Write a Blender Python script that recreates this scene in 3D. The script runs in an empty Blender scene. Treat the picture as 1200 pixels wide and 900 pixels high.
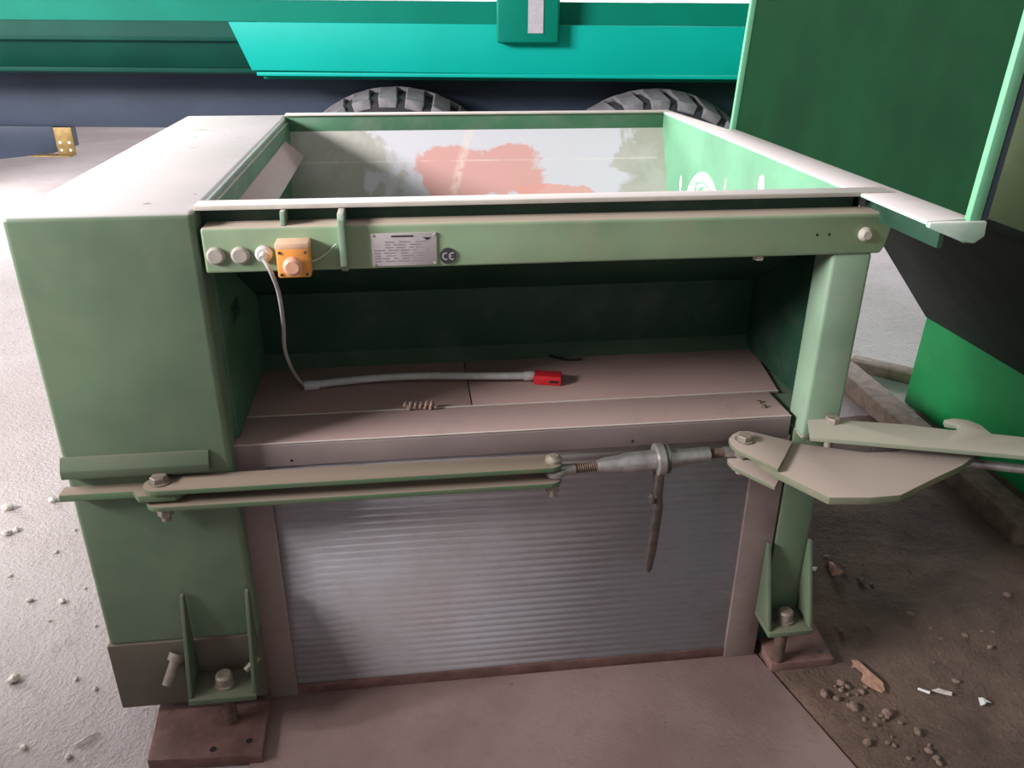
import bpy, bmesh, math, random
from mathutils import Vector, Matrix
random.seed(7)
S = bpy.context.scene
COL = S.collection

# ------------------------------------------------------------------ camera
FPX = 964.9
CAM = Vector((.4008, -1.6068, 1.6295)); YAW, PITCH, ROLL = -.1293, -.4337, .0072
_f = Vector((-math.sin(YAW)*math.cos(PITCH), math.cos(YAW)*math.cos(PITCH), math.sin(PITCH)))
_r0 = _f.cross(Vector((0, 0, 1))).normalized(); _u0 = _r0.cross(_f)
_r = _r0*math.cos(ROLL) + _u0*math.sin(ROLL); _u = -_r0*math.sin(ROLL) + _u0*math.cos(ROLL)
cd = bpy.data.cameras.new('camera'); cam = bpy.data.objects.new('camera', cd); COL.objects.link(cam)
cd.sensor_fit = 'HORIZONTAL'; cd.sensor_width = 36; cd.lens = FPX/1200*36; cd.clip_start = .02
cam.matrix_world = Matrix(((_r.x, _u.x, -_f.x, CAM.x), (_r.y, _u.y, -_f.y, CAM.y), (_r.z, _u.z, -_f.z, CAM.z), (0, 0, 0, 1)))
S.camera = cam

def U(px, py, **k):
    """the point where the ray through a pixel meets a plane x=, y= or z="""
    d = _f + _r*((px-600)/FPX) - _u*((py-450)/FPX)
    (a, v), = k.items(); i = 'xyz'.index(a)
    return CAM + d*((v-CAM[i])/d[i])

# ------------------------------------------------------------------ world, lights, exposure
wd = bpy.data.worlds.new('world'); S.world = wd; wd.use_nodes = True
bg = wd.node_tree.nodes['Background']; bg.inputs[0].default_value = (.93, .95, 1.0, 1); bg.inputs[1].default_value = 1.0
def area(name, loc, tgt, sx, sy, power, col=(1, 1, 1)):
    l = bpy.data.lights.new(name, 'AREA'); l.shape = 'RECTANGLE'; l.size = sx; l.size_y = sy; l.energy = power; l.color = col
    o = bpy.data.objects.new(name, l); COL.objects.link(o); o.location = loc
    o.rotation_euler = (Vector(tgt)-Vector(loc)).to_track_quat('-Z', 'Y').to_euler()
    return o
area('daylight_high_window', (-5.1, -1.5, 3.45), (.5, .3, .9), 2.4, 1.15, 780, (1, .975, .97))
area('daylight_side_door', (-5.0, 4.6, 2.2), (-.5, 1.6, .2), 4.4, 3.4, 620, (1, .985, .99))
area('daylight_rear_door', (4.5, 12.6, 3.0), (1.6, 3.5, 0), 5.0, 4.0, 2100, (.96, .97, 1))
S.view_settings.view_transform = 'Standard'; S.view_settings.look = 'None'
S.view_settings.exposure = 0.12; S.view_settings.gamma = 1.0; S.view_settings.use_curve_mapping = False

# ------------------------------------------------------------------ materials
def lin(c):
    return tuple((v/255/12.92 if v/255 <= .04045 else ((v/255+.055)/1.055)**2.4) for v in c) + (1,)
MATS = {}
class NT:
    def __init__(s, name):
        s.m = bpy.data.materials.new(name); s.m.use_nodes = True
        s.t = s.m.node_tree; s.n = s.t.nodes; s.l = s.t.links; s.b = s.n['Principled BSDF']
        tc = s.n.new('ShaderNodeTexCoord'); s.co = tc.outputs['Object']
    def noise(s, scale, detail=4, rough=.6, vec=None, dist=0):
        n = s.n.new('ShaderNodeTexNoise'); n.inputs['Scale'].default_value = scale; n.inputs['Detail'].default_value = detail
        n.inputs['Roughness'].default_value = rough; n.inputs['Distortion'].default_value = dist
        s.l.new(vec or s.co, n.inputs['Vector']); return n.outputs['Fac']
    def stretch(s, sc):
        n = s.n.new('ShaderNodeMapping'); n.inputs['Scale'].default_value = sc; s.l.new(s.co, n.inputs['Vector']); return n.outputs[0]
    def ramp(s, fac, a, b):
        n = s.n.new('ShaderNodeMapRange'); n.interpolation_type = 'SMOOTHSTEP'
        n.inputs['From Min'].default_value = a; n.inputs['From Max'].default_value = b; s.l.new(fac, n.inputs['Value']); return n.outputs[0]
    def math(s, op, a, b=None):
        n = s.n.new('ShaderNodeMath'); n.operation = op
        for i, v in enumerate((a, b)):
            if v is None: continue
            if isinstance(v, (int, float)): n.inputs[i].default_value = v
            else: s.l.new(v, n.inputs[i])
        return n.outputs[0]
    def mix(s, fac, a, b):
        n = s.n.new('ShaderNodeMix'); n.data_type = 'RGBA'
        for i, v in ((0, fac), (6, a), (7, b)):
            if isinstance(v, (int, float)): n.inputs[i].default_value = v
            elif isinstance(v, tuple): n.inputs[i].default_value = v
            else: s.l.new(v, n.inputs[i])
        return n.outputs[2]
    def sep(s):
        n = s.n.new('ShaderNodeSeparateXYZ'); s.l.new(s.co, n.inputs[0]); return n.outputs
    def nz(s):
        g = s.n.new('ShaderNodeNewGeometry'); n = s.n.new('ShaderNodeSeparateXYZ'); s.l.new(g.outputs['Normal'], n.inputs[0]); return n.outputs[2]
    def done(s, col, rough=.6, metal=0, bump=None, bstr=.2, bdist=.004, spec=.5):
        if isinstance(col, tuple): s.b.inputs['Base Color'].default_value = col
        else: s.l.new(col, s.b.inputs['Base Color'])
        if isinstance(rough, (int, float)): s.b.inputs['Roughness'].default_value = rough
        else: s.l.new(rough, s.b.inputs['Roughness'])
        s.b.inputs['Metallic'].default_value = metal; s.b.inputs['Specular IOR Level'].default_value = spec
        if bump is not None:
            b = s.n.new('ShaderNodeBump'); b.inputs['Strength'].default_value = bstr; b.inputs['Distance'].default_value = bdist
            s.l.new(bump, b.inputs['Height']); s.l.new(b.outputs[0], s.b.inputs['Normal'])
        return s.m
def sc(c, k): return (c[0]*k, c[1]*k, c[2]*k, 1)

DUST = lin((206, 194, 190))
def paint(name, rgb, dust=.9, film=.25, rough=.5, dustcol=None, spec=.4, chips=.0, filmcol=None, flecks=0):
    """old paint: patchy tone, a thin film of dust, thick dust on upward faces, a few pale chips"""
    t = NT(name); base = lin(rgb)
    n1 = t.noise(2.3, 4); n2 = t.noise(38, 5, .7); n3 = t.noise(9, 5, .65, dist=.4)
    c = t.mix(t.ramp(n1, .3, .72), sc(base, .78), sc(base, 1.15))
    c = t.mix(t.math('MULTIPLY', t.ramp(n3, .42, .75), film), c, filmcol or sc(DUST, .45))
    if chips:
        c = t.mix(t.math('MULTIPLY', t.ramp(n2, .74-chips*.1, .76-chips*.1), .8), c, lin((225, 225, 220)))
    up = t.ramp(t.nz(), .45, .9)
    dm = t.math('MULTIPLY', up, t.ramp(n3, .12, .42)); dm = t.math('MULTIPLY', dm, dust)
    c = t.mix(dm, c, dustcol or DUST)
    if flecks:
        fk = t.math('MULTIPLY', up, t.ramp(t.noise(26, 2, .5), .70, .74)); c = t.mix(t.math('MULTIPLY', fk, flecks), c, lin((120, 112, 104)))
        c = t.mix(t.math('MULTIPLY', t.math('MULTIPLY', up, t.ramp(n1, .4, .7)), .35), c, lin((176, 178, 172)))
    r = t.math('MULTIPLY_ADD', dm, .35); r.node.inputs[2].default_value = rough
    return t.done(c, r, bump=n2, bstr=.12, bdist=.002, spec=spec)
def plain(name, rgb, rough=.5, metal=0, var=.2, scale=20, bstr=.08, spec=.5):
    t = NT(name); b = lin(rgb); n = t.noise(scale, 4)
    return t.done(t.mix(t.ramp(n, .3, .7), sc(b, 1-var), sc(b, 1+var*.6)), rough, metal, n, bstr, .002, spec)

M = {}
M['housing'] = paint('housing_green_paint', (108, 129, 104), dust=1, film=.35, rough=.42, flecks=.8, dustcol=lin((208, 201, 200)), filmcol=lin((128, 134, 112)))
M['skirt'] = paint('mud_splashed_green', (104, 98, 86), dust=.8, film=.6, rough=.8, dustcol=lin((122, 110, 98)), filmcol=lin((100, 86, 76)))
M['beam'] = paint('beam_green_paint', (134, 157, 126), dust=.9, film=.5, rough=.5, dustcol=lin((178, 160, 146)), filmcol=lin((160, 158, 128)))
M['pillar'] = paint('pillar_green_paint', (134, 160, 136), dust=.8, film=.3, rough=.45)
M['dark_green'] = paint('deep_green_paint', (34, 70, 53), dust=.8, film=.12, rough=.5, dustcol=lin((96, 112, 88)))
M['mint'] = paint('mint_green_paint', (116, 174, 138), dust=.95, film=.18, rough=.5, chips=.35, dustcol=lin((226, 214, 214)))
M['plate_green'] = paint('side_board_green_paint', (9, 46, 24), dust=.4, film=.12, rough=.75, filmcol=lin((30, 62, 40)), spec=.08)
M['mint_edge'] = paint('mint_edge_paint', (112, 178, 140), dust=.6, film=.1, rough=.5)
M['dust_and_highlight'] = paint('dust_and_highlight_rim', (196, 190, 180), dust=1, film=.4, rough=.8, dustcol=lin((222, 212, 208)), filmcol=lin((150, 120, 104)))  # settled dust on the rims; also colours the painted highlight on the shelf front
M['chip_flange'] = paint('dust_and_chipped_paint', (176, 206, 188), dust=1, film=.5, rough=.75, chips=.9, dustcol=lin((224, 212, 212)), filmcol=lin((225, 225, 225)))
M['shelf'] = paint('dusty_brown_sheet', (178, 148, 143), dust=.7, film=.5, rough=.8, dustcol=lin((188, 156, 150)), filmcol=lin((134, 104, 98)))
M['cover'] = paint('dusty_grey_sheet', (150, 134, 132), dust=.7, film=.5, rough=.6, dustcol=lin((196, 164, 158)), filmcol=lin((134, 116, 112)))
M['frame'] = paint('dirty_steel_frame', (146, 128, 124), dust=.6, film=.6, rough=.7, filmcol=lin((120, 100, 94)))
M['flatbar'] = paint('dusty_green_flat_bar', (92, 120, 88), dust=1, film=.5, rough=.7, dustcol=lin((142, 126, 112)), filmcol=lin((116, 104, 84)))
M['gusset'] = paint('dusty_coupling_plate', (112, 118, 96), dust=1, film=.5, rough=.75, dustcol=lin((166, 150, 141)), filmcol=lin((150, 130, 112)))
M['hook'] = paint('grey_green_hook_bar', (122, 130, 112), dust=.9, film=.5, rough=.7, dustcol=lin((158, 152, 140)), filmcol=lin((150, 140, 120)))
M['ledge'] = paint('ledge_green_paint', (92, 108, 86), dust=.6, film=.6, rough=.7, dustcol=lin((120, 116, 98)), filmcol=lin((104, 98, 80)))
M['mid_green'] = paint('mid_green_paint', (78, 124, 94), dust=.8, film=.3, rough=.5, chips=.3)
M['container'] = paint('saturated_green_paint', (38, 172, 96), dust=.5, film=.15, rough=.4, filmcol=lin((30, 110, 64)))
M['olive'] = paint('olive_green_panel', (180, 196, 150), dust=.5, film=.3, rough=.5)
M['anthracite'] = plain('anthracite_underside', (52, 54, 52), .7, 0, .25, 8)
M['rust'] = plain('rusty_steel_plate', (120, 88, 82), .9, 0, .35, 14, .3)
M['bolt'] = plain('dull_bolt_steel', (150, 138, 126), .6, .3, .25, 60)
M['boltbrown'] = plain('rusty_thread', (104, 84, 72), .7, .3, .35, 90, .4)
M['zinc'] = plain('bare_zinc_steel', (176, 172, 170), .42, .75, .25, 30)
M['darksteel'] = plain('dark_greasy_steel', (96, 88, 84), .5, .5, .3, 40)
M['orange'] = plain('orange_plastic', (236, 160, 78), .5, 0, .1, 30)
M['knob'] = plain('faded_salmon_plastic', (226, 168, 140), .5, 0, .12, 30)
M['peach'] = plain('dusty_peach_plastic', (226, 186, 158), .7, 0, .1, 30)
M['capgrey'] = plain('dusty_grey_plug', (176, 168, 158), .7, 0, .12, 60)
M['white'] = plain('grey_white_plastic', (200, 198, 196), .55, 0, .12, 40)
M['cable'] = plain('grey_cable_sheath', (172, 170, 166), .6, 0, .12, 60)
M['red'] = plain('red_plastic', (222, 44, 54), .4, 0, .12, 30)
M['black'] = plain('black_ink', (30, 30, 32), .6, 0, .1, 30)
M['ce'] = plain('charcoal_sticker', (58, 62, 64), .5, 0, .1, 60)
M['inkgrey'] = plain('faded_grey_ink', (150, 142, 150), .7, 0, .1, 60)
M['label'] = plain('brushed_label_metal', (196, 186, 188), .5, .1, .12, 25)
M['stickerwhite'] = plain('old_white_sticker', (240, 240, 240), .7, 0, .06, 60)
M['teal'] = plain('teal_trailer_paint', (0, 122, 104), .5, 0, .08, 3, 0, .15)
M['teal_dark'] = plain('deep_teal_underside_paint', (22, 76, 66), .6, 0, .12, 3, 0, .12)
M['turquoise'] = plain('turquoise_trailer_paint', (0, 164, 152), .5, 0, .04, 3, 0, .15)
M['chassis'] = plain('blue_black_chassis_paint', (58, 68, 86), .5, 0, .15, 3, 0, .3)
M['rubber'] = plain('dusty_tyre_rubber', (118, 114, 120), .8, 0, .25, 18, .2)
M['rubberdark'] = plain('black_rubber', (44, 44, 48), .8, 0, .2, 18, .2)
M['reflector'] = plain('grey_reflector_tape', (190, 184, 192), .35, .1, .1, 80)
M['brass'] = plain('yellow_zinc_bracket', (150, 124, 74), .5, .4, .25, 30)
M['wood'] = plain('weathered_timber', (132, 112, 100), .9, 0, .3, 22, .4)
M['wall'] = plain('white_hall_wall', (226, 228, 236), .8, 0, .04, 2, 0)
M['ceil'] = plain('pale_ceiling_sheet', (140, 138, 138), .9, 0, .05, 2, 0)
M['stone'] = plain('pale_gravel', (206, 196, 190), .9, 0, .2, 60, .4)
M['stonebrown'] = plain('brown_gravel', (134, 110, 98), .9, 0, .3, 60, .4)
M['leaf'] = plain('dry_leaf', (186, 142, 122), .8, 0, .25, 60, .3)
M['paper'] = plain('white_scrap', (232, 228, 228), .7, 0, .06, 60)
M['coil'] = plain('dusty_coil_plastic', (190, 164, 148), .7, 0, .2, 60)

def m_chute():
    t = NT('worn_chute_metal'); x, y, z = t.sep()
    nn = t.noise(7, 5, .65, dist=.5); fine = t.noise(45, 4)
    def blob(cx, cz, rx, rz):
        a = t.math('DIVIDE', t.math('SUBTRACT', x, cx), rx); b = t.math('DIVIDE', t.math('SUBTRACT', z, cz), rz)
        d = t.math('SQRT', t.math('ADD', t.math('POWER', t.math('ABSOLUTE', a), 4), t.math('POWER', t.math('ABSOLUTE', b), 4)))
        d = t.math('ADD', d, t.math('MULTIPLY', t.math('SUBTRACT', nn, .5), 2.2))
        return t.math('SUBTRACT', 1.0, t.ramp(d, .78, 1.0))
    grey = t.mix(t.ramp(nn, .35, .65), lin((174, 170, 160)), lin((190, 186, 180)))
    worn = blob(.76, 1.10, .46, .2)
    c = t.mix(worn, grey, lin((212, 209, 218)))
    c = t.mix(t.math('MULTIPLY', blob(.66, 1.075, .24, .085), .75), c, lin((218, 146, 132)))
    c = t.mix(t.math('MULTIPLY', blob(.93, 1.0, .16, .035), .8), c, lin((226, 160, 148)))
    st = t.math('ABSOLUTE', t.math('SUBTRACT', t.math('ADD', x, t.math('MULTIPLY', z, -.35)), .215))
    c = t.mix(t.math('MULTIPLY', t.math('SUBTRACT', 1.0, t.ramp(st, .006, .024)), t.math('MULTIPLY', t.ramp(fine, .3, .6), .6)), c, lin((236, 218, 206)))
    hl = t.math('ABSOLUTE', t.math('SUBTRACT', z, 1.115))
    c = t.mix(t.math('MULTIPLY', t.math('SUBTRACT', 1.0, t.ramp(hl, .001, .004)), t.math('MULTIPLY', t.ramp(nn, .4, .6), .45)), c, lin((236, 226, 220)))
    return t.done(c, .62, bump=fine, bstr=.1, bdist=.002)
M['chute'] = m_chute()
def m_concrete():
    t = NT('pale_concrete'); n1 = t.noise(.8, 5, .6); n2 = t.noise(14, 6, .7); n3 = t.noise(70, 4, .7)
    c = t.mix(t.ramp(n1, .3, .7), lin((164, 152, 150)), lin((184, 174, 174)))
    c = t.mix(t.math('MULTIPLY', t.ramp(n2, .5, .8), .5), c, lin((136, 125, 123)))
    c = t.mix(t.math('MULTIPLY', t.ramp(n3, .72, .8), .5), c, lin((230, 224, 222)))
    h = t.math('ADD', t.math('MULTIPLY', n2, .8), n3)
    return t.done(c, .8, bump=h, bstr=.6, bdist=.012, spec=.3)
M['concrete'] = m_concrete()
def m_slab():
    t = NT('brown_dusted_slab'); n1 = t.noise(2, 5, .6); n2 = t.noise(22, 5, .7); n3 = t.noise(110, 3, .7); sp = t.noise(30, 2, .5)
    c = t.mix(t.ramp(n1, .3, .7), lin((138, 112, 108)), lin((164, 138, 133)))
    c = t.mix(t.math('MULTIPLY', t.ramp(n2, .5, .78), .35), c, lin((120, 96, 94)))
    c = t.mix(t.math('MULTIPLY', t.ramp(sp, .74, .78), .6), c, lin((80, 62, 58)))
    return t.done(c, .92, bump=n3, bstr=.3, bdist=.004)
M['slab'] = m_slab()
def m_dirt():
    t = NT('dark_earth'); n1 = t.noise(2.2, 6, .65); n2 = t.noise(20, 6, .75); n3 = t.noise(90, 4, .7)
    c = t.mix(t.ramp(n1, .3, .7), lin((82, 66, 58)), lin((122, 98, 86)))
    c = t.mix(t.math('MULTIPLY', t.ramp(n2, .48, .75), .6), c, lin((70, 56, 50)))
    c = t.mix(t.math('MULTIPLY', t.ramp(n3, .6, .72), .55), c, lin((150, 124, 110)))
    h = t.math('ADD', n2, t.math('MULTIPLY', n3, .5))
    return t.done(c, .95, bump=h, bstr=.7, bdist=.02)
M['dirt'] = m_dirt()
def m_corr():
    t = NT('ribbed_zinc_sheet'); n1 = t.noise(1.6, 4, .6); n2 = t.noise(30, 5, .7); x, y, z = t.sep()
    c = t.mix(t.ramp(n1, .35, .65), lin((164, 156, 158)), lin((174, 172, 180)))
    c = t.mix(t.math('MULTIPLY', t.ramp(n2, .45, .8), .4), c, lin((154, 142, 140)))
    sp = t.noise(120, 2, .5); c = t.mix(t.math('MULTIPLY', t.ramp(sp, .77, .8), .7), c, lin((220, 216, 214)))
    return t.done(c, .75, .0, n2, .1, .002, .2)
M['corr'] = m_corr()

# ------------------------------------------------------------------ mesh helpers
class MB:
    def __init__(s): s.bm = bmesh.new()
    def box(s, x0, x1, y0, y1, z0, z1, bev=0, seg=2, rot=None, about=None):
        b = bmesh.new(); bmesh.ops.create_cube(b, size=1)
        for v in b.verts: v.co = Vector(((x0+x1)/2+v.co.x*(x1-x0), (y0+y1)/2+v.co.y*(y1-y0), (z0+z1)/2+v.co.z*(z1-z0)))
        if bev: bmesh.ops.bevel(b, geom=list(b.edges), offset=bev, segments=seg, profile=.5, affect='EDGES')
        if rot is not None:
            a = Vector(about or ((x0+x1)/2, (y0+y1)/2, (z0+z1)/2))
            for v in b.verts: v.co = rot @ (v.co-a) + a
        return s._add(b)
    def _add(s, b):
        me = bpy.data.meshes.new('tmp'); b.to_mesh(me); b.free(); s.bm.from_mesh(me); bpy.data.meshes.remove(me); return s
    def prism(s, pts, axis, a0, a1, bev=0, seg=2):
        """pts: polygon in the two other axes (in xyz order), extruded along axis from a0 to a1"""
        b = bmesh.new()
        def mk(p, a):
            if axis == 'x': return (a, p[0], p[1])
            if axis == 'y': return (p[0], a, p[1])
            return (p[0], p[1], a)
        v0 = [b.verts.new(mk(p, a0)) for p in pts]; v1 = [b.verts.new(mk(p, a1)) for p in pts]
        n = len(pts); b.faces.new(v0); b.faces.new(v1[::-1])
        for i in range(n): b.faces.new((v0[i], v1[i], v1[(i+1) % n], v0[(i+1) % n]))
        bmesh.ops.recalc_face_normals(b, faces=b.faces)
        if bev: bmesh.ops.bevel(b, geom=list(b.edges), offset=bev, segments=seg, profile=.5, affect='EDGES')
        return s._add(b)
    def cyl(s, p0, p1, r0, r1=None, n=20, bev=0, phase=0):
        return s.lathe(p0, p1, ([(0, r0), (1, r0 if r1 is None else r1)]), n, phase)
    def lathe(s, p0, p1, prof, n=24, phase=0):
        p0, p1 = Vector(p0), Vector(p1); d = p1-p0; q = d.to_track_quat('Z', 'Y').to_matrix()
        b = bmesh.new(); rings = []
        for t, r in prof:
            c = p0+d*t
            rings.append([b.verts.new(c+q @ Vector((math.cos(phase+2*math.pi*i/n)*r, math.sin(phase+2*math.pi*i/n)*r, 0))) for i in range(n)])
        for a, c in zip(rings, rings[1:]):
            for i in range(n): b.faces.new((a[i], a[(i+1) % n], c[(i+1) % n], c[i]))
        b.faces.new(rings[0][::-1]); b.faces.new(rings[-1])
        bmesh.ops.recalc_face_normals(b, faces=b.faces)
        return s._add(b)
    def hexbolt(s, c, r, h, n=6, phase=.3):
        c = Vector(c); s.lathe(c, c+Vector((0, 0, h)), [(0, r), (.8, r), (1, r*.88)], n, phase); return s
    def tube(s, pts, r, n=10):
        pts = [Vector(p) for p in pts]; b = bmesh.new(); rings = []; up = Vector((0, .3, 1)).normalized()
        for i, p in enumerate(pts):
            t = (pts[min(i+1, len(pts)-1)]-pts[max(i-1, 0)]).normalized()
            a = t.cross(up); a = a.normalized() if a.length > 1e-4 else t.cross(Vector((1, 0, 0))).normalized(); c = t.cross(a)
            rr = r[i] if isinstance(r, list) else r
            rings.append([b.verts.new(p+a*math.cos(2*math.pi*k/n)*rr+c*math.sin(2*math.pi*k/n)*rr) for k in range(n)])
        for a, c in zip(rings, rings[1:]):
            for i in range(n): b.faces.new((a[i], a[(i+1) % n], c[(i+1) % n], c[i]))
        b.faces.new(rings[0][::-1]); b.faces.new(rings[-1]); bmesh.ops.recalc_face_normals(b, faces=b.faces)
        return s._add(b)
    def grid(s, fn, nu, nv):
        vs = [[s.bm.verts.new(fn(i/nu, j/nv)) for j in range(nv+1)] for i in range(nu+1)]
        for i in range(nu):
            for j in range(nv): s.bm.faces.new((vs[i][j], vs[i+1][j], vs[i+1][j+1], vs[i][j+1]))
        return s
    def build(s, name, mat, parent=None, label=None, smooth=35):
        me = bpy.data.meshes.new(name); s.bm.to_mesh(me); s.bm.free()
        if smooth:
            for p in me.polygons: p.use_smooth = True
            me.set_sharp_from_angle(angle=math.radians(smooth))
        o = bpy.data.objects.new(name, me); COL.objects.link(o)
        me.materials.append(M[mat] if isinstance(mat, str) else mat)
        if parent is not None:
            o.parent = parent
            if parent.type == 'EMPTY' and parent.get('world_verts'): o.location = -parent.location
        if label: o['label'] = label
        return o
def catmull(P, k=8):
    P = [Vector(p) for p in P]; out = []
    Q = [P[0]*2-P[1]] + P + [P[-1]*2-P[-2]]
    for i in range(1, len(Q)-2):
        for j in range(k):
            t = j/k; a, b, c, d = Q[i-1:i+3]
            out.append(.5*((2*b)+(c-a)*t+(2*a-5*b+4*c-d)*t*t+(3*b-a-3*c+d)*t**3))
    return out+[P[-1]]
def thing(name, loc, label, cat, group=None, world=True):
    o = bpy.data.objects.new(name, None); COL.objects.link(o); o.location = loc; o.empty_display_size = .1
    if world: o['world_verts'] = 1
    o['label'] = label; o['category'] = cat
    if group: o['group'] = group
    return o
def tag(o, label, cat, group=None):
    o['label'] = label; o['category'] = cat
    if group: o['group'] = group
    return o
def struct(o): o['kind'] = 'structure'; return o

# ------------------------------------------------------------------ the setting
def floor_h(x, y): return 0
struct(MB().box(-9, 9, -6, 13, -.12, -.002).build('floor', 'concrete'))
struct(MB().box(-9, 9, 13, 13.2, 0, 6).build('wall_back', 'wall'))
struct(MB().box(9, 9.2, -6, 13, 0, 6).build('wall_right', 'wall'))
struct(MB().box(-9, 9.2, -6, 13.2, 6, 6.15).build('ceiling', 'ceil'))
struct(MB().box(-9, 9.2, -6.2, -6, 0, 6).build('wall_front', 'ceil'))
b = MB()
for y0_, y1_, z0_, z1_ in ((-6, 1.9, 0, 2.75), (-6, 1.9, 4.15, 6), (-6, -2.85, 2.75, 4.15), (-.15, 1.9, 2.75, 4.15), (1.9, 6.7, 4.1, 6), (6.7, 13, 0, 6)): b.box(-5.4, -5.2, y0_, y1_, z0_, z1_)
struct(b.build('wall_left', 'ceil'))
struct(MB().box(-2.75, -2.6, -6, -.35, 0, 2.08, .01).build('added_shade_partition', 'ceil'))  # unseen partition, added to keep window light off the floor and lower front
b = MB(); edge = [(1.297, .05), (1.385, -.337), (1.47, -.72), (1.5, -1.3), (1.47, -3)]
b.prism([(-.02, .2), (-.03, -.4), (-.02, -3)] + edge[::-1] + [(1.297, .2)], 'z', -.02, .006, .003)
struct(b.build('concrete_slab', 'slab'))
def dirt(u, v):
    y = -3 + v*4.37
    x0 = 1.30 if y > .05 else 1.30+(.05-y)*.23*(1 if y > -.75 else .8/(.05-y))
    x = x0 + (4.2-x0)*u
    from mathutils import noise as nz
    h = .004+.012*nz.noise(Vector((x*3, y*3, 0)))*min(1, u*6+.2)+.006*nz.noise(Vector((x*11, y*11, 3)))
    return (x, y, max(h, -.001)+.004 if u > 0 else -.002)
struct(MB().grid(dirt, 120, 150).build('dirt_ground', 'dirt', smooth=180))

# ------------------------------------------------------------------ waste compactor
H, W, D = 1.266, .343, 1.498
C = thing('waste_compactor', (.5, .7, 0), 'green stationary waste compactor with open hopper and ribbed front panel', 'compactor')
hs = MB().box(-W, 0, 0, D, .245, H, .012, 3).build('side_housing', 'housing', C)
MB().box(-W-.004, .0, -.005, D, .055, .25, .004).build('skirt', 'skirt', hs)
MB().prism([(0, .76), (-.006, .76), (-.022, .735), (-.022, .716), (0, .716)], 'x', -W, -.042, .002).build('ledge_strip', 'ledge', hs)
b = MB().prism([(-.35, 0), (-.35, -.036), (-.2, -.036), (-.185, -.058), (-.11, -.058), (-.09, -.03), (-.09, 0)], 'z', .671, .688, .002)
b.build('lug_plate', 'flatbar', hs)
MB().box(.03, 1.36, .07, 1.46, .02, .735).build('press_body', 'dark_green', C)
# hopper
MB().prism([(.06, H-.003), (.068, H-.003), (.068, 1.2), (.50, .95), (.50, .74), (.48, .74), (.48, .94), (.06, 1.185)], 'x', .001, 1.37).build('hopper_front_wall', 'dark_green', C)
MB().prism([(.48, .742), (.452, .742), (.48, .775)], 'x', .001, 1.36).build('corner_fillet', 'dark_green', C)
hb = MB().box(0, 1.37, 1.46, D, 1.19, H, .003).build('hopper_back_wall', 'mid_green', C)
MB().box(-.005, 1.38, 1.452, D+.004, H, H+.006, .002).build('rim_cap', 'dust_and_highlight', hb)
MB().prism([(1.459, 1.214), (1.47, 1.214), (1.215, .73), (1.2, .735)], 'x', .002, 1.356).build('hopper_chute', 'chute', C, 'worn grey chute with salmon red patch')
MB().box(.0005, .007, .07, 1.46, .74, H-.02).build('hopper_side_wall', 'mid_green', C)
rw = MB().box(1.355, 1.366, .06, D, .74, H).build('hopper_side_wall', 'mint', C, 'bright mint green inner wall')
MB().prism([(.007, 1.193), (.0072, 1.203), (.066, 1.152), (.06, 1.145)], 'y', .09, 1.32, .002).build('deflector_plate', 'cover', C, 'dusty grey angled deflector strip')
# round sticker and scrapes on the mint wall
sy, sz, sr = .965, .955, .185
st = MB().lathe((1.3549, sy, sz), (1.3535, sy, sz), [(0, sr), (1, sr)], 40).build('round_sticker', 'stickerwhite', rw, 'worn round white sticker')
b = MB(); rg = random.Random(3)
for k in range(40):
    a0 = 2*math.pi*k/40; a1 = 2*math.pi*(k+.8)/40
    if rg.random() < .12: continue
    for (r0, r1) in ((.148, .155),):
        v = [b.bm.verts.new((1.3532, sy+math.cos(a)*r, sz+math.sin(a)*r)) for a, r in ((a0, r0), (a1, r0), (a1, r1), (a0, r1))]; b.bm.faces.new(v)
for k in range(26):
    yy, zz = sy+rg.uniform(-.09, .09), sz+rg.uniform(.05, .13); a = rg.uniform(0, 3.1); l = rg.uniform(.01, .03); ww = rg.uniform(.003, .007)
    dx, dz = math.cos(a), math.sin(a)
    v = [b.bm.verts.new((1.3531, yy+dx*l*s-dz*ww*q, zz+dz*l*s+dx*ww*q)) for s, q in ((-1, -1), (1, -1), (1, 1), (-1, 1))]; b.bm.faces.new(v)
b.build('sticker_print', 'mint_edge', st, smooth=0)['kind'] = 'stuff'
for (cy, cz, w_, h_) in ((.535, 1.19, .02, .035), (1.2, 1.06, .012, .04), (.79, 1.135, .006, .02)):
    b = MB(); n = 11
    pts = [(cy+math.cos(2*math.pi*i/n)*w_*rg.uniform(.5, 1.1), cz+math.sin(2*math.pi*i/n)*h_*rg.uniform(.6, 1.1)) for i in range(n)]
    b.prism(pts, 'x', 1.3542, 1.355).build('paint_scrape', 'stickerwhite', rw, 'white paint scrape')
MB().box(-.004, 1.425, .028, .076, H-.003, H+.007, .002).build('rim_strip', 'dust_and_highlight', C)
fl = MB().prism([(1.352, 1.5), (1.388, 1.5), (1.424, 1.0), (1.448, 1.0), (1.466, -.2), (1.35, -.215), (1.352, .03)], 'z', H-.004, H+.004, .002).build('side_flange', 'chip_flange', C, 'dust covered flange with chipped paint')
b = MB().prism([(1.352, H+.002), (1.466, H+.002), (1.468, H-.026), (1.45, H-.04), (1.42, H-.034), (1.352, H-.008)], 'y', -.222, -.208, .003)
b.build('flange_lip', 'chip_flange', fl)
MB().box(1.385, 1.395, -.208, .06, H-.05, H-.004).build('flange_web', 'dark_green', fl)
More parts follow.
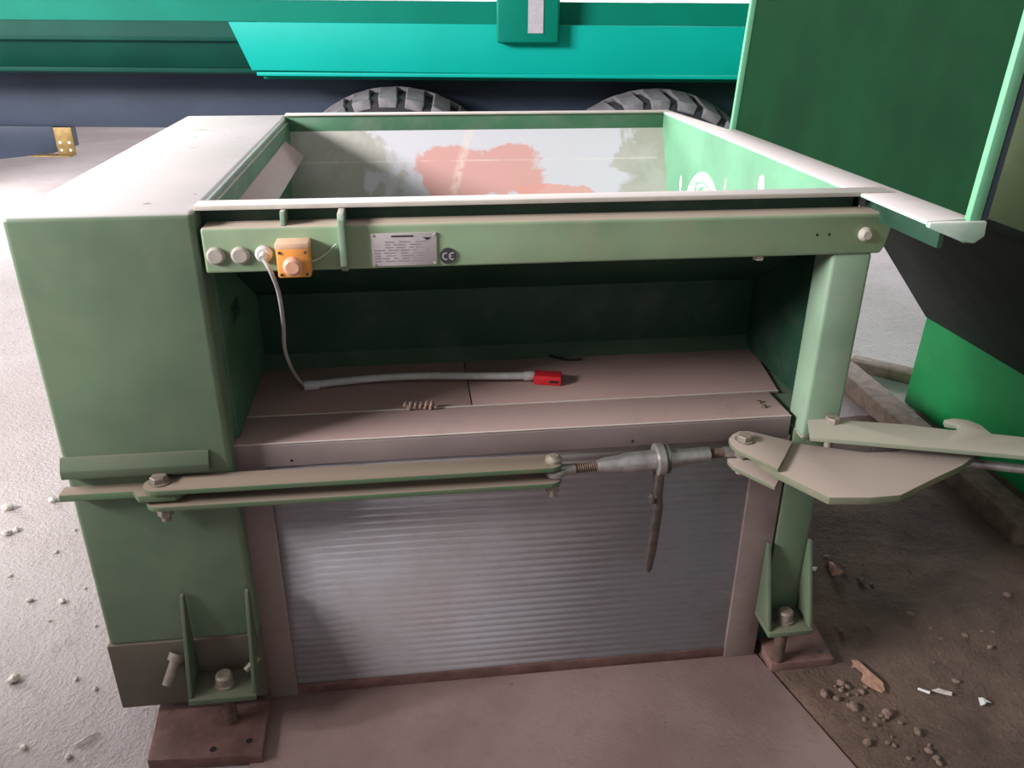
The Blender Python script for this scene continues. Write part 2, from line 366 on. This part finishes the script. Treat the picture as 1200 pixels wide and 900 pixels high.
# tall side board standing on the flange
def lean(z): return (z-H)*.05
x0 = 1.447
bd = MB().prism([(x0, H), (x0+.006, H), (x0+.006+lean(2.1), 2.1), (x0+lean(2.1), 2.1)], 'y', -.2, 1.0).build('side_board', 'plate_green', C, 'tall dark green side board above the hopper')
for (ya, yb) in ((-.216, -.199), (.988, 1.004)):
    MB().prism([(x0-.016, H-(.04 if ya < 0 else 0)), (x0+.008, H-(.04 if ya < 0 else 0)), (x0+.008+lean(2.1), 2.1), (x0-.016+lean(2.1), 2.1)], 'y', ya, yb, .003).build('board_edge', 'mint_edge', bd, 'light mint edge strip')
MB().prism([(x0+.009, H-.03), (x0+.024, H-.02), (x0+.024+lean(2.1), 2.1), (x0+.009+lean(2.1), 2.1)], 'y', -.214, -.18, .003).build('edge_seal', 'chassis', bd, 'dark grey edge seal')
MB().prism([(x0+.0, H+.004), (x0+.012, H+.004), (x0+.012+lean(2.1), 2.1), (x0+lean(2.1), 2.1)], 'y', 1.005, 1.013, .002).build('edge_seal', 'chassis', bd)
# front beam
bm_ = MB().prism([(.008, 1.146), (1.404, 1.146), (1.412, 1.16), (1.424, 1.226), (1.416, 1.236), (.008, 1.236)], 'y', 0, .06, .006, 3).build('front_beam', 'beam', C)
for x, m, nm in ((.031, 'capgrey', None), (.077, 'capgrey', None)):
    MB().lathe((x, .001, 1.182), (x, -.008, 1.182), [(0, .0175), (.6, .0175), (1, .013)], 24).build('blanking_plug', m, bm_, 'round grey blanking plug')
g = MB().lathe((.122, .001, 1.184), (.122, -.012, 1.184), [(0, .0165), (.6, .0165), (1, .012)], 24).lathe((.122, -.01, 1.182), (.122, -.024, 1.18), [(0, .009), (1, .007)], 16).build('cable_gland', 'white', bm_, 'round pale cable gland')
es = MB().box(.15, .212, -.04, .0, 1.145, 1.212, .004, 2).build('emergency_stop_box', 'orange', bm_, 'orange emergency stop box')
MB().box(.149, .213, -.0405, .002, 1.2, 1.2135, .003).build('box_lid', 'peach', es, 'dusty peach top')
MB().lathe((.181, -.04, 1.172), (.181, -.064, 1.172), [(0, .011), (.35, .011), (.36, .018), (.8, .018), (1, .012)], 24).build('push_button', 'knob', es, 'faded mushroom push button')
for sx in (.157, .205):
    for sz_ in (1.152, 1.195):
        MB().lathe((sx, -.0395, sz_), (sx, -.0415, sz_), [(0, .003), (1, .003)], 10).build('screw', 'darksteel', es)
MB().prism([(.06, H-.004), (-.012, H-.004), (-.022, 1.25), (-.022, 1.16), (0, 1.143), (.06, 1.15)], 'x', .268, .281, .002).build('stiffener_rib', 'pillar', bm_)
MB().prism([(.06, H-.004), (.012, H-.004), (.004, 1.236), (.06, 1.236)], 'x', .158, .167, .001).build('stiffener_rib', 'pillar', bm_)
MB().tube(catmull([(.212, -.02, 1.17), (.235, -.008, 1.178), (.262, -.004, 1.2)]), .0018, 6).build('thin_wire', 'cable', bm_)
rp = MB().box(.329, .457, -.003, .001, 1.152, 1.218, .001).build('rating_plate', 'label', bm_, 'rectangular metal rating plate with faded print')
b = MB()
hx = .368
for k in range(9): b.box(hx, hx+.0042, -.0036, -.0029, 1.2105, 1.2135); hx += .0048
b.prism([(.43, 1.2085), (.447, 1.2085), (.4385, 1.203)], 'y', -.0036, -.0029)
b.build('plate_print', 'black', rp, smooth=0)
b = MB(); rg = random.Random(5)
for row in range(8):
    z = 1.2-row*.0055; x = .334 if row > 2 else .355
    while x < .425:
        l = rg.uniform(.008, .024); b.box(x, x+l, -.0036, -.0029, z, z+.0018); x += l+rg.uniform(.004, .012)
b.build('faded_print', 'inkgrey', rp, smooth=0)
for sx in (.333, .453):
    for sz_ in (1.156, 1.214): MB().lathe((sx, -.003, sz_), (sx, -.005, sz_), [(0, .0025), (1, .0015)], 8).build('rivet', 'capgrey', rp)
ce = MB().lathe((.4785, .001, 1.169), (.4785, -.003, 1.169), [(0, .0165), (1, .0165)], 32).build('ce_mark', 'ce', bm_, 'round charcoal CE conformity sticker')
b = MB()
def arc(cx, cz, r0, r1, a0, a1, n=14):
    for i in range(n):
        t0 = math.radians(a0+(a1-a0)*i/n); t1 = math.radians(a0+(a1-a0)*(i+1)/n)
        v = [b.bm.verts.new((cx+math.cos(t)*r, -.0034, cz+math.sin(t)*r)) for t, r in ((t0, r0), (t1, r0), (t1, r1), (t0, r1))]; b.bm.faces.new(v)
arc(.4745, 1.169, .0052, .0078, 70, 290); arc(.4875, 1.169, .0052, .0078, 70, 290)
b.bm.faces.new([b.bm.verts.new(p) for p in ((.4805, -.0034, 1.168), (.486, -.0034, 1.168), (.486, -.0034, 1.1702), (.4805, -.0034, 1.1702))])
b.build('ce_letters', 'label', ce, smooth=0)
MB().lathe((1.361, .001, 1.19), (1.361, -.012, 1.19), [(0, .0155), (.5, .0155), (1, .009)], 24).build('round_bolt', 'capgrey', bm_)
for x in (1.254, 1.281): MB().lathe((x, .002, 1.191), (x, -.0007, 1.191), [(0, .003), (1, .003)], 10).build('drilled_hole', 'black', bm_)
MB().lathe((1.14, .02, 1.148), (1.14, .02, 1.136), [(0, .012), (1, .012)], 6).build('round_bolt', 'capgrey', bm_)
# recess with shelf plates
SZ = .742
MB().prism([(.001, .1725), (.535, .1725), (.535, .48), (.001, .48)], 'z', SZ-.004, SZ, .001).build('shelf_plate', 'shelf', C)
MB().prism([(.538, .1725), (1.312, .1725), (1.362, .48), (.538, .48)], 'z', SZ-.004, SZ, .001).build('shelf_plate', 'shelf', C)
fp = MB().prism([(.171, SZ-.004), (.171, SZ+.003), (.042, SZ+.003), (.036, SZ-.003), (.036, SZ-.056), (.042, SZ-.056), (.042, SZ-.004)], 'x', -.012, 1.284, .0015).build('shelf_front_plate', 'cover', C)
MB().box(-.01, 1.31, .1705, .1735, SZ+.0005, SZ+.005, .001).build('worn_highlight_edge', 'dust_and_highlight', fp)
MB().box(-.012, 1.284, .0355, .0385, SZ+.0005, SZ+.0036, .001).build('worn_highlight_edge', 'dust_and_highlight', fp)  # pale strip that paints the highlight along the front edge
for x, y in ((.12, .0355), (.9, .0355)): MB().lathe((x, .0365, .70), (x, .0350, .70), [(0, .003), (1, .003)], 10).build('drilled_hole', 'black', fp)
for p in ((1.235, .11), (1.237, .085)): MB().hexbolt((p[0], p[1], SZ+.003), .006, .006).build('screw', 'boltbrown', fp)
MB().box(1.285, 1.37, .1, .48, .69, .715).build('side_ledge', 'shelf', C)
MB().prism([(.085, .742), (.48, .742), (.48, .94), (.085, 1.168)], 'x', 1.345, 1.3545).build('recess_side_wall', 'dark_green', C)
MB().box(1.30, 1.391, .005, .085, .70, 1.148, .009, 3).build('pillar', 'pillar', C)
MB().box(1.296, 1.386, .035, .12, .10, .71, .008, 2).build('lower_post', 'housing', C)
MB().box(.0, .012, .16, .24, .98, 1.02, .004).build('inner_bracket', 'dark_green', C)
# front panel
MB().box(-.012, .066, .037, .055, 0.006, .69, .002).build('panel_frame', 'frame', C)
MB().box(1.205, 1.291, .037, .055, 0.006, .69, .002).build('panel_frame', 'frame', C)
MB().box(.066, 1.205, .041, .06, 0.006, .036, .002).build('bottom_rail', 'rust', C, 'rusty bottom rail')
b = MB(); n = 33; z0, z1 = .034, .69; prof = []
for i in range(n):
    p = (z1-z0)/n; z = z0+i*p
    prof += [(.0468, z), (.0455, z+p*.18), (.0445, z+p*.45), (.0445, z+p*.62), (.0455, z+p*.85)]
prof.append((.0468, z1))
vs = [[b.bm.verts.new((x, y, z)) for y, z in prof] for x in (.064, 1.207)]
for i in range(len(prof)-1): b.bm.faces.new((vs[0][i], vs[1][i], vs[1][i+1], vs[0][i+1]))
o = b.build('ribbed_panel', 'corr', C, 'grey horizontally ribbed metal front panel', smooth=50)
md = o.modifiers.new('t', 'SOLIDIFY'); md.thickness = .002; md.offset = -1
# feet
def foot(x0, x1, yb, zb, h, mat):
    fb = MB().box(x0, x1, yb-.092, yb, zb-.015, zb, .002).build('foot_bracket', mat, C)
    for x in (x0, x1-.009):
        MB().prism([(yb, zb), (yb-.086, zb), (yb-.012, zb+h), (yb, zb+h)], 'x', x, x+.009, .0015).build('gusset', mat, fb)
    cx, cy = (x0+x1)/2, yb-.048
    MB().lathe((cx, cy, zb), (cx, cy, zb+.034), [(0, .024), (.2, .024), (.22, .02), (.85, .02), (1, .016)], 18).build('levelling_nut', 'bolt', fb)
    MB().lathe((cx, cy, .033), (cx, cy, zb-.015), [(0, .016), (1, .016)], 16).build('jack_screw', 'boltbrown', fb)
    return fb
foot(-.158, -.004, -.005, .15, .24, 'ledge')
foot(1.272, 1.392, .035, .165, .22, 'ledge')
MB().lathe((-.215, -.045, .155), (-.19, -.005, .215), [(0, .013), (.75, .013), (.76, .02), (1, .02)], 12).build('side_bolt', 'bolt', C)
MB().lathe((-.03, -.05, .185), (.0, -.03, .205), [(0, .008), (1, .008)], 8).build('split_pin', 'bolt', C)
# tension link across the front
for z0, z1 in ((.69, .702), (.65, .662)):
    n = 8; pts = [(-.146-.032*math.cos(a), -.033+.032*math.sin(a)) for a in [math.pi/2-math.pi*i/n for i in range(n+1)]]
    pts += [(.695+.024*math.cos(a), -.036+.03*math.sin(a)) for a in [-math.pi/2+math.pi*i/n for i in range(n+1)]]
    MB().prism(pts, 'z', z0, z1, .0015).build('link_bar', 'flatbar', C)
def pinbolt(x, y, zt, zb_, r=.018, dome=False):
    b = MB()
    if dome: b.lathe((x, y, zt), (x, y, zt+.014), [(0, r), (.5, r), (1, r*.55)], 20)
    else: b.lathe((x, y, zt), (x, y, zt+.004), [(0, r*1.25), (1, r*1.25)], 20).hexbolt((x, y, zt+.004), r, .013)
    b.lathe((x, y, zt), (x, y, zb_), [(0, r*.55), (1, r*.55)], 12)
    b.hexbolt((x, y, zb_+.014), r*.9, .014)
    return b.build('pin_bolt', 'bolt', C)
pinbolt(-.146, -.03, .702, .608); pinbolt(.7, -.036, .702, .612, .019, True)
A0, A1 = Vector((.70, -.036, .676)), Vector((1.15, -.022, .692)); AX = (A1-A0).normalized(); L = (A1-A0).length
def ax(x): return A0+AX*(x-.70)
tb = MB().lathe(ax(.80), ax(.935), [(0, .014), (.12, .0175), (.4, .02), (.5, .0235), (1, .0235)], 24).lathe(ax(.955), ax(1.065), [(0, .022), (.3, .022), (.42, .019), (1, .017)], 24).build('turnbuckle_sleeve', 'zinc', C, 'bare steel ratchet turnbuckle sleeve')
for xa, xb in ((.735, .805), (1.06, 1.115)):
    n = 14; prof = []
    for i in range(n*2+1): prof.append((i/(n*2), .0115 if i % 2 else .0095))
    MB().lathe(ax(xa), ax(xb), prof, 16).build('threaded_rod', 'boltbrown', tb)
for xc in (.705, 1.145):
    c = ax(xc); s = 1 if xc < .9 else -1
    MB().lathe(c-Vector((0, 0, .009)), c+Vector((0, 0, .009)), [(0, .022), (.2, .026), (.8, .026), (1, .022)], 20).lathe(c, c+AX*s*.045, [(0, .014), (1, .0125)], 14).build('rod_eye', 'zinc', tb)
rr = MB().lathe(ax(.936), ax(.956), [(0, .032), (.1, .038), (.9, .038), (1, .032)], 30)
for k in range(3): rr.lathe(ax(.957+k*.004), ax(.960+k*.004), [(0, .034), (1, .032)], 30)
rr.build('ratchet_ring', 'zinc', tb)
b = MB().box(.937, .957, -.05, -.02, .59, .665, .005)
b.box(.930, .940, -.045, -.025, .575, .6, .003).lathe((.93, -.035, .588), (.925, -.035, .588), [(0, .007), (1, .006)], 10)
b.build('pawl_housing', 'darksteel', tb)
b = MB().prism([(.944, .62), (.956, .62), (.964, .56), (.958, .44), (.952, .385), (.944, .372), (.936, .378), (.934, .4), (.94, .5), (.944, .58)], 'y', -.04, -.03, .003)
b.build('ratchet_handle', 'darksteel', tb, 'long dark ratchet handle')
# coupling plate, cheeks, hook bar
def zpoly(pix, z): return [(lambda q: (q.x, q.y))(U(px, py, z=z)) for px, py in pix]
gp = MB().prism(zpoly([(893, 513), (925, 518), (1015, 530), (1050, 529), (1068, 524), (1143, 534), (1128, 545), (1092, 562), (1056, 580), (1020, 583), (972, 583), (905, 550), (890, 540)], .712), 'z', .694, .712, .002).build('coupling_plate', 'gusset', C, 'wide angular dusty coupling plate')
for z0, z1 in ((.714, .724), (.668, .678)):
    MB().prism(zpoly([(854, 514), (858, 509), (866, 505), (878, 505), (929, 517), (921, 533), (912, 549), (862, 526), (856, 520)], .724), 'z', z0, z1, .0015).build('cheek_plate', 'gusset', gp)
q = U(872, 514, z=.73); b = MB().lathe((q.x, q.y, .724), (q.x, q.y, .728), [(0, .021), (1, .021)], 20).hexbolt((q.x, q.y, .728), .017, .012).lathe((q.x, q.y, .73), (q.x, q.y, .64), [(0, .01), (1, .01)], 12).hexbolt((q.x, q.y, .648), .016, .013)
b.build('pin_bolt', 'bolt', gp)
hz = .748
hk = [(950, 512), (946, 488), (960, 484), (986, 492), (1060, 497), (1118, 504), (1126, 502), (1122, 498), (1108, 496), (1106, 492), (1118, 490), (1135, 492), (1150, 498), (1162, 508), (1200, 512), (1260, 518), (1260, 541), (1200, 534), (1100, 525), (1030, 519)]
hb_ = MB().prism(zpoly(hk, hz), 'z', hz-.011, hz, .0015).build('hook_bar', 'hook', C, 'grey green flat bar with claw hook')
q = U(976, 491, z=hz+.008); MB().hexbolt((q.x, q.y, hz), .017, .013).lathe((q.x, q.y, hz), (q.x, q.y, .66), [(0, .009), (1, .009)], 12).build('pin_bolt', 'bolt', hb_)
q0, q1 = U(1120, 541, z=.68), U(1260, 556, z=.68)
MB().lathe(q0, q1, [(0, .011), (1, .011)], 14).build('round_rod', 'zinc', C, 'shiny round rod under the hook bar')
MB().prism([(1.30, .70), (1.345, .735), (1.40, .735), (1.40, .725), (1.35, .725), (1.31, .69)], 'y', .005, .1, .0015).build('bent_bracket', 'gusset', C)
MB().box(1.20, 1.34, -.03, .036, .640, .66, .002).build('bracket_arm', 'dark_green', C)

# ------------------------------------------------------------------ steel plates under the feet
def plate(pts, z, label):
    b = MB().prism(pts, 'z', .0, z, .002); o = b.build('floor_plate', 'rust'); tag(o, label, 'plate'); return o
p1 = plate([(-.27, .03), (.0, .03), (.005, -.165), (-.255, -.15)], .032, 'rusty steel floor plate under the foot of the side housing')
p2 = plate([(1.32, .15), (1.50, .14), (1.485, -.03), (1.31, -.03)], .032, 'rusty steel floor plate lying on the dark earth under the corner foot')
for p, L_ in ((p1, ((-.11, -.135), (-.03, -.12))), (p2, ((1.46, .0), (1.47, .11)))):
    for x, y in L_: MB().lathe((x, y, .0325), (x, y, .031), [(0, .008), (1, .008)], 12).build('bolt_hole', 'black', p)

# ------------------------------------------------------------------ loose things on the shelf
cb = thing('safety_cable', (.4, .31, SZ), 'white cable conduit with a red plug, lying on the brown shelf', 'cable')
def cond(t):
    a, b_ = U(360, 452, z=.755), U(618, 440, z=.755); p = a.lerp(b_, t); p.z = .7555+.006*math.sin(math.pi*t)+.004*t; p.y += .012*math.sin(t*math.pi*1.5); return p
MB().tube([cond(i/24) for i in range(25)], .0095, 14).build('conduit', 'white', cb)
e0 = cond(0); e1 = cond(1)
MB().lathe(e0-Vector((.006, 0, 0)), e0+Vector((.03, 0, 0)), [(0, .0125), (.9, .0125), (1, .0105)], 16).build('end_collar', 'white', cb)
MB().lathe(e1-Vector((.012, 0, 0)), e1+Vector((.018, 0, 0)), [(0, .011), (.2, .0125), (.8, .0125), (1, .009)], 16).build('end_collar', 'white', cb)
MB().tube(catmull([(.122, -.02, 1.181), U(318, 320, y=-.03), U(327, 345, y=.0), U(332, 380, y=.07), U(334, 410, y=.14), U(344, 436, y=.24), (e0.x-.0085, e0.y, e0.z)]), .0042, 10).build('cord', 'cable', bm_, 'thin grey cord hanging from the cable gland')
rp_ = MB().box(e1.x+.015, e1.x+.085, e1.y-.03, e1.y+.01, SZ+.001, SZ+.026, .003, 2, Matrix.Rotation(math.radians(-14), 3, 'Z'))
rp_ = rp_.build('red_plug', 'red', cb, 'bright red plastic plug')
q = Vector((e1.x+.05, e1.y-.01, 0)); 
R14 = Matrix.Rotation(math.radians(-14), 3, 'Z')
MB().box(e1.x+.055, e1.x+.078, e1.y-.0312, e1.y-.028, SZ+.009, SZ+.015, 0, 2, R14, (e1.x+.05, e1.y-.01, SZ+.0135)).build('plug_slot', 'black', rp_)
def coil(name, a, b_, turns, r, label):
    pts = []; n = turns*10; a = Vector(a); b_ = Vector(b_)
    for i in range(n+1):
        t = i/n; p = a.lerp(b_, t); an = 2*math.pi*turns*t; d = (b_-a).normalized(); s = d.cross(Vector((0, 0, 1)))
        rr_ = r*(.75+.25*math.sin(3.1*t*math.pi)); pts.append(p+s*math.cos(an)*rr_+Vector((0, 0, 1))*(math.sin(an)*rr_+r+.002))
    o = MB().tube(pts, .0034, 6).build(name, 'coil'); tag(o, label, 'coil'); return o
q0, q1 = U(474, 479, z=SZ+.006), U(511, 478, z=SZ+.006)
q0.z = q1.z = SZ+.003
coil('coil_spring', q0, q1, 6, .009, 'short pale coil lying on the shelf seam in front of the conduit')
q0, q1 = U(600, 412, z=SZ), U(622, 411, z=SZ); q0.z = q1.z = SZ+.001
o = coil('coil_spring', q0, q1, 5, .008, 'small coil lying at the foot of the dark green recess wall')
b = MB().tube(catmull([U(625, 412, z=SZ+.004), U(645, 417, z=SZ+.004), U(662, 421, z=SZ+.004), U(682, 421, z=SZ+.004)]), .004, 8)
tag(b.build('rubber_strip', 'rubberdark'), 'dark twisted rubber strip lying behind the red plug', 'strip')

# ------------------------------------------------------------------ green container beside the compactor
K = thing('green_container', (3.0, .5, 0), 'large green container with dark sloped flank and bright green lower wall', 'container')
ya, yb = -.7, 1.5
MB().prism([(2.6, .0), (2.615, .41), (2.64, .41), (2.63, .0)], 'y', ya, yb, .004).build('lower_wall', 'container', K, 'bright green lower wall')
n = 6; pr = [(2.612, .402)]; 
arcp = [(2.1+.06*(1-math.cos(a)), 1.05-.06*math.sin(a)) for a in [math.radians(48*i/n) for i in range(n, -1, -1)]]
pr = [(2.612, .405)]+arcp+[(2.1, 1.06), (2.13, 1.06)]+[(x+.03, z+.012) for x, z in arcp[::-1]]+[(2.645, .41)]
MB().prism(pr, 'y', ya, yb).build('sloped_flank', 'anthracite', K, 'dark sloped flank')
MB().box(2.1, 2.13, ya, yb, 1.055, 2.3, .003).build('upper_wall', 'olive', K, 'olive green upper wall')
MB().prism([(2.63, .0), (2.645, .41), (2.135, 1.06), (2.135, 2.29), (4.0, 2.29), (4.0, .0)], 'y', ya+.005, yb-.005).build('container_body', 'container', K)

# timbers on the ground
def timber(p0, p1, w_, h_, label):
    p0, p1 = Vector(p0), Vector(p1); d = p1-p0; L_ = d.length; a = math.atan2(d.y, d.x); c = (p0+p1)/2
    o = MB().box(-L_/2, L_/2, -w_/2, w_/2, 0, h_, .006, 2).build('timber', 'wood'); o.location = (c.x, c.y, p0.z); o.rotation_euler = (0, 0, a)
    tag(o, label, 'timber'); return o
timber((2.43, 1.78, 0.0), (2.40, .42, 0.0), .11, .085, 'long weathered timber lying along the foot of the bright green wall')
timber((2.55, 1.9, 0.0), (2.85, 1.62, 0), .1, .05, 'short flat board lying behind the long timber')

# ------------------------------------------------------------------ teal trailer behind
T = thing('farm_trailer', (.36, 2.72, 0), 'turquoise and teal farm trailer with black chassis and big tyres', 'trailer', world=False)
T.rotation_euler = (0, 0, math.radians(-8))
def tp(b, name, mat, parent=None, label=None, smooth=35): return b.build(name, mat, parent or T, label, smooth)
tp(MB().box(-4.2, 3.6, .38, .55, .995, 1.29, .008), 'chassis_beam', 'chassis', label='blue black chassis beam')
tp(MB().box(-4.2, 3.6, 1.55, 1.75, 1.035, 1.29, .008), 'chassis_beam', 'chassis')
tp(MB().prism([(.16, 1.29), (.10, 1.315), (.02, 1.46), (.04, 1.545), (.04, 1.65), (1.75, 1.65), (1.75, 1.29)], 'x', -4.2, -.6), 'body_shell', 'teal_dark')
tp(MB().box(-4.2, -.64, .035, .07, 1.54, 1.66), 'side_board', 'teal')
tp(MB().box(-4.2, -.6, .0, .06, 1.452, 1.468, .003), 'side_ridge', 'teal_dark')
tp(MB().box(-4.2, -.6, .02, .12, 1.308, 1.328, .003), 'side_ridge', 'teal_dark')
tp(MB().box(-.64, 3.6, .035, 1.75, 1.28, 1.634), 'body_shell', 'teal')
tp(MB().prism([(-.765, 1.538), (3.6, 1.528), (3.6, 1.302), (-.678, 1.322)], 'y', -.02, .034, .004), 'skirt_panel', 'turquoise', label='bright turquoise side panel with slanted end')
sk = tp(MB().box(-.655, 3.6, -.028, .03, 1.298, 1.316, .004), 'panel_lip', 'turquoise')
po = tp(MB().box(.515, .808, -.09, .04, 1.456, 1.9, .012, 3), 'side_post', 'teal')
tp(MB().box(.662, .733, -.094, -.088, 1.5, 1.85), 'reflector_strip', 'reflector', po, 'grey reflective strip')
def wheel(lx):
    R_, Wd = .622, .48; cy = .10
    prof = [(-.24, .30), (-.245, .40), (-.24, .50), (-.225, .565), (-.19, .59), (0, .60), (.19, .59), (.225, .565), (.24, .50), (.245, .40), (.24, .30)]
    b = MB(); n = 64; rings = []
    for yy, r in prof: rings.append([b.bm.verts.new((lx+math.cos(2*math.pi*i/n)*r, cy+yy, R_+math.sin(2*math.pi*i/n)*r)) for i in range(n)])
    for p, q in zip(rings, rings[1:]):
        for i in range(n): b.bm.faces.new((p[i], p[(i+1) % n], q[(i+1) % n], q[i]))
    ty = tp(b, 'tyre', 'rubberdark', smooth=40)
    b = MB(); nl = 28
    for k in range(nl):
        for s in (-1, 1):
            a = 2*math.pi*(k+(.25 if s > 0 else -.25))/nl
            b2 = MB().prism([(-.045, .0), (.045, 0), (.075, .235), (-.02, .235)], 'z', .575, .622, .006, 1)
            for v in b2.bm.verts:
                x, y, z = v.co
                zz = z-(max(0, y-.16)*.45)
                ang = a+x/.6
                v.co = Vector((lx+math.sin(ang)*zz, cy+s*y, R_+math.cos(ang)*zz))
            bmesh.ops.recalc_face_normals(b2.bm, faces=b2.bm.faces)
            b._add(b2.bm)
    tp(b, 'tread_lugs', 'rubber', ty, 'chunky grey tread lugs')
    tp(MB().lathe((lx, cy-.2, R_), (lx, cy+.2, R_), [(0, .1), (.02, .31), (.1, .31), (.2, .27), (.8, .27), (.9, .31), (1, .31)], 40), 'wheel_rim', 'reflector')
wheel(0.0); wheel(1.31)
tp(MB().prism([(-4.5, .56), (-1.96, .856), (-1.925, .866), (-1.925, 1.0), (-4.5, 1.0)], 'y', .36, .6, .004), 'tool_box', 'chassis', label='black tapered box under the chassis')
bk = tp(MB().box(-1.923, -1.825, .355, .361, .85, .995, .001).box(-2.04, -1.825, .29, .36, .847, .853, .001), 'perforated_bracket', 'brass', label='yellow perforated angle bracket')
for hx_ in (-1.9, -1.85):
    for hz_ in (.875, .915): tp(MB().lathe((hx_, .3548, hz_), (hx_, .3535, hz_), [(0, .008), (1, .008)], 10), 'drilled_hole', 'paper', bk)

# ------------------------------------------------------------------ gravel, leaves and scraps
def pebble_mesh(seed, s):
    r = random.Random(seed); b = bmesh.new(); bmesh.ops.create_icosphere(b, subdivisions=2, radius=1)
    k = [Vector((r.uniform(-1, 1), r.uniform(-1, 1), r.uniform(-1, 1))).normalized() for _ in range(7)]
    for v in b.verts:
        d = v.co.normalized(); q = 1.0
        for kk in k: q = min(q, .72/max(.2, d.dot(kk)+.02)) if d.dot(kk) > .6 else q
        v.co = Vector((d.x*q*s*r.uniform(.92, 1.05), d.y*q*s*.75, (d.z*q*.55+.42)*s))
    me = bpy.data.meshes.new('pebble'); b.to_mesh(me); b.free(); return me
pm = [pebble_mesh(i, .012) for i in range(5)]; pmb = [m.copy() for m in pm]
for m in pm: m.materials.append(M['stone'])
for m in pmb: m.materials.append(M['stonebrown'])
def pebble(px, py, k, scl, brown, label, group, z=0.0):
    p = U(px, py, z=z); o = bpy.data.objects.new('pebble', (pmb if brown else pm)[k % 5]); COL.objects.link(o)
    o.location = (p.x, p.y, z); o.rotation_euler = (0, 0, k*1.7); o.scale = (scl, scl, scl); tag(o, label, 'pebble', group)
pale = [(10, 597, 2.0), (62, 588, 1.7), (8, 627, 1.6), (20, 622, 1.2), (35, 705, 1.1), (73, 706, 1.1), (17, 798, 1.7), (28, 877, .9), (80, 888, .9), (115, 680, .6), (90, 797, .7), (58, 728, .6), (112, 808, .7), (66, 648, .8), (88, 622, .6), (100, 690, .5), (112, 734, .6), (12, 676, .7)]
for i, (x, y, s) in enumerate(pale):
    if s > 1.5: pebble(x, y, i, s, False, 'larger pale stone lying on the concrete floor beside the side housing', 'larger stones on the pale concrete', -.002)
    else: pebble(x, y, i, s, False, 'tiny pale gravel chip on the concrete floor beside the side housing', 'gravel chips on the pale concrete', -.002)
brown = [(968, 655, 1.3), (1008, 681, 1.3), (1180, 700, 1.5), (1065, 722, 1.2), (985, 740, .9), (1130, 746, .9), (1090, 738, .8), (985, 802, 1.1), (966, 815, 1.3), (1102, 750, .7), (1000, 830, 1.4), (1040, 838, 1.5), (1075, 860, 1.2), (1015, 872, 1.3), (1120, 800, 1.0), (1160, 760, .9)]
rgd = random.Random(11)
for k in range(26):
    t_ = rgd.random(); brown.append((955+t_*95+rgd.uniform(0, 50), 803+t_*85+rgd.uniform(-10, 10), rgd.uniform(.4, 1.1)))
for k in range(14): brown.append((rgd.uniform(965, 1190), rgd.uniform(660, 795), rgd.uniform(.35, .8)))
for i, (x, y, s) in enumerate(brown):
    if y > 800: pebble(x, y, i+2, s, True, 'brown stone in the rubble along the edge of the slab', 'rubble along the slab edge', .008)
    else: pebble(x, y, i+2, s, True, 'brown stone lying on the open dark earth by the container', 'stones on the dark earth', .008)
def scrap(px, py, out, mat, name, label, cat, rise=.006, z=.014):
    c = U(px, py, z=z); b = MB(); cv = b.bm.verts.new((0, 0, rise)); vs = []
    for i, (x, y) in enumerate(out): vs.append(b.bm.verts.new((x, y, .002+.004*((i*7) % 3)/2)))
    for i in range(len(vs)): b.bm.faces.new((cv, vs[i], vs[(i+1) % len(vs)]))
    o = b.build(name, mat, smooth=0); o.location = c; md = o.modifiers.new('t', 'SOLIDIFY'); md.thickness = .0012; tag(o, label, cat)
scrap(1019, 797, [(-.012, .075), (-.018, .05), (-.008, .02), (-.024, .0), (-.02, -.02), (.005, -.05), (.02, -.04), (.028, -.015), (.012, .03), (.004, .07)], 'leaf', 'dry_leaf', 'long tan dry leaf lying on the dark earth', 'leaf')
scrap(978, 670, [(-.02, -.02), (-.012, .01), (.0, .04), (.014, .045), (.012, .01), (.024, -.012), (.005, -.02)], 'leaf', 'dry_leaf', 'curled pinkish leaf beside the corner foot of the compactor', 'leaf', .02)
scrap(1152, 823, [(-.016, -.012), (-.006, .012), (.004, .008), (.018, -.006), (.006, -.004), (-.004, -.012)], 'paper', 'paper_scrap', 'bright white heart shaped scrap on the dark earth', 'scrap')
scrap(1083, 811, [(-.014, .008), (-.01, .012), (.012, -.006), (.008, -.01)], 'paper', 'paper_scrap', 'thin white sliver next to a pale flake on the earth', 'scrap')
scrap(1103, 813, [(-.02, .012), (.0, .014), (.026, -.004), (.02, -.012), (-.006, -.002)], 'stone', 'paint_flake', 'pale curved flake lying on the earth near the white sliver', 'flake')
scrap(953, 668, [(-.014, .004), (.0, .01), (.014, .004), (.004, -.008), (-.01, -.006)], 'paper', 'paper_scrap', 'small bright scrap beside the curled leaf', 'scrap')
scrap(105, 866, [(-.03, -.014), (-.01, -.004), (.02, .012), (.026, .008), (.004, -.008), (-.026, -.02)], 'stone', 'paint_flake', 'dark edged sliver lying on the pale concrete near the housing', 'flake', .01, 0)
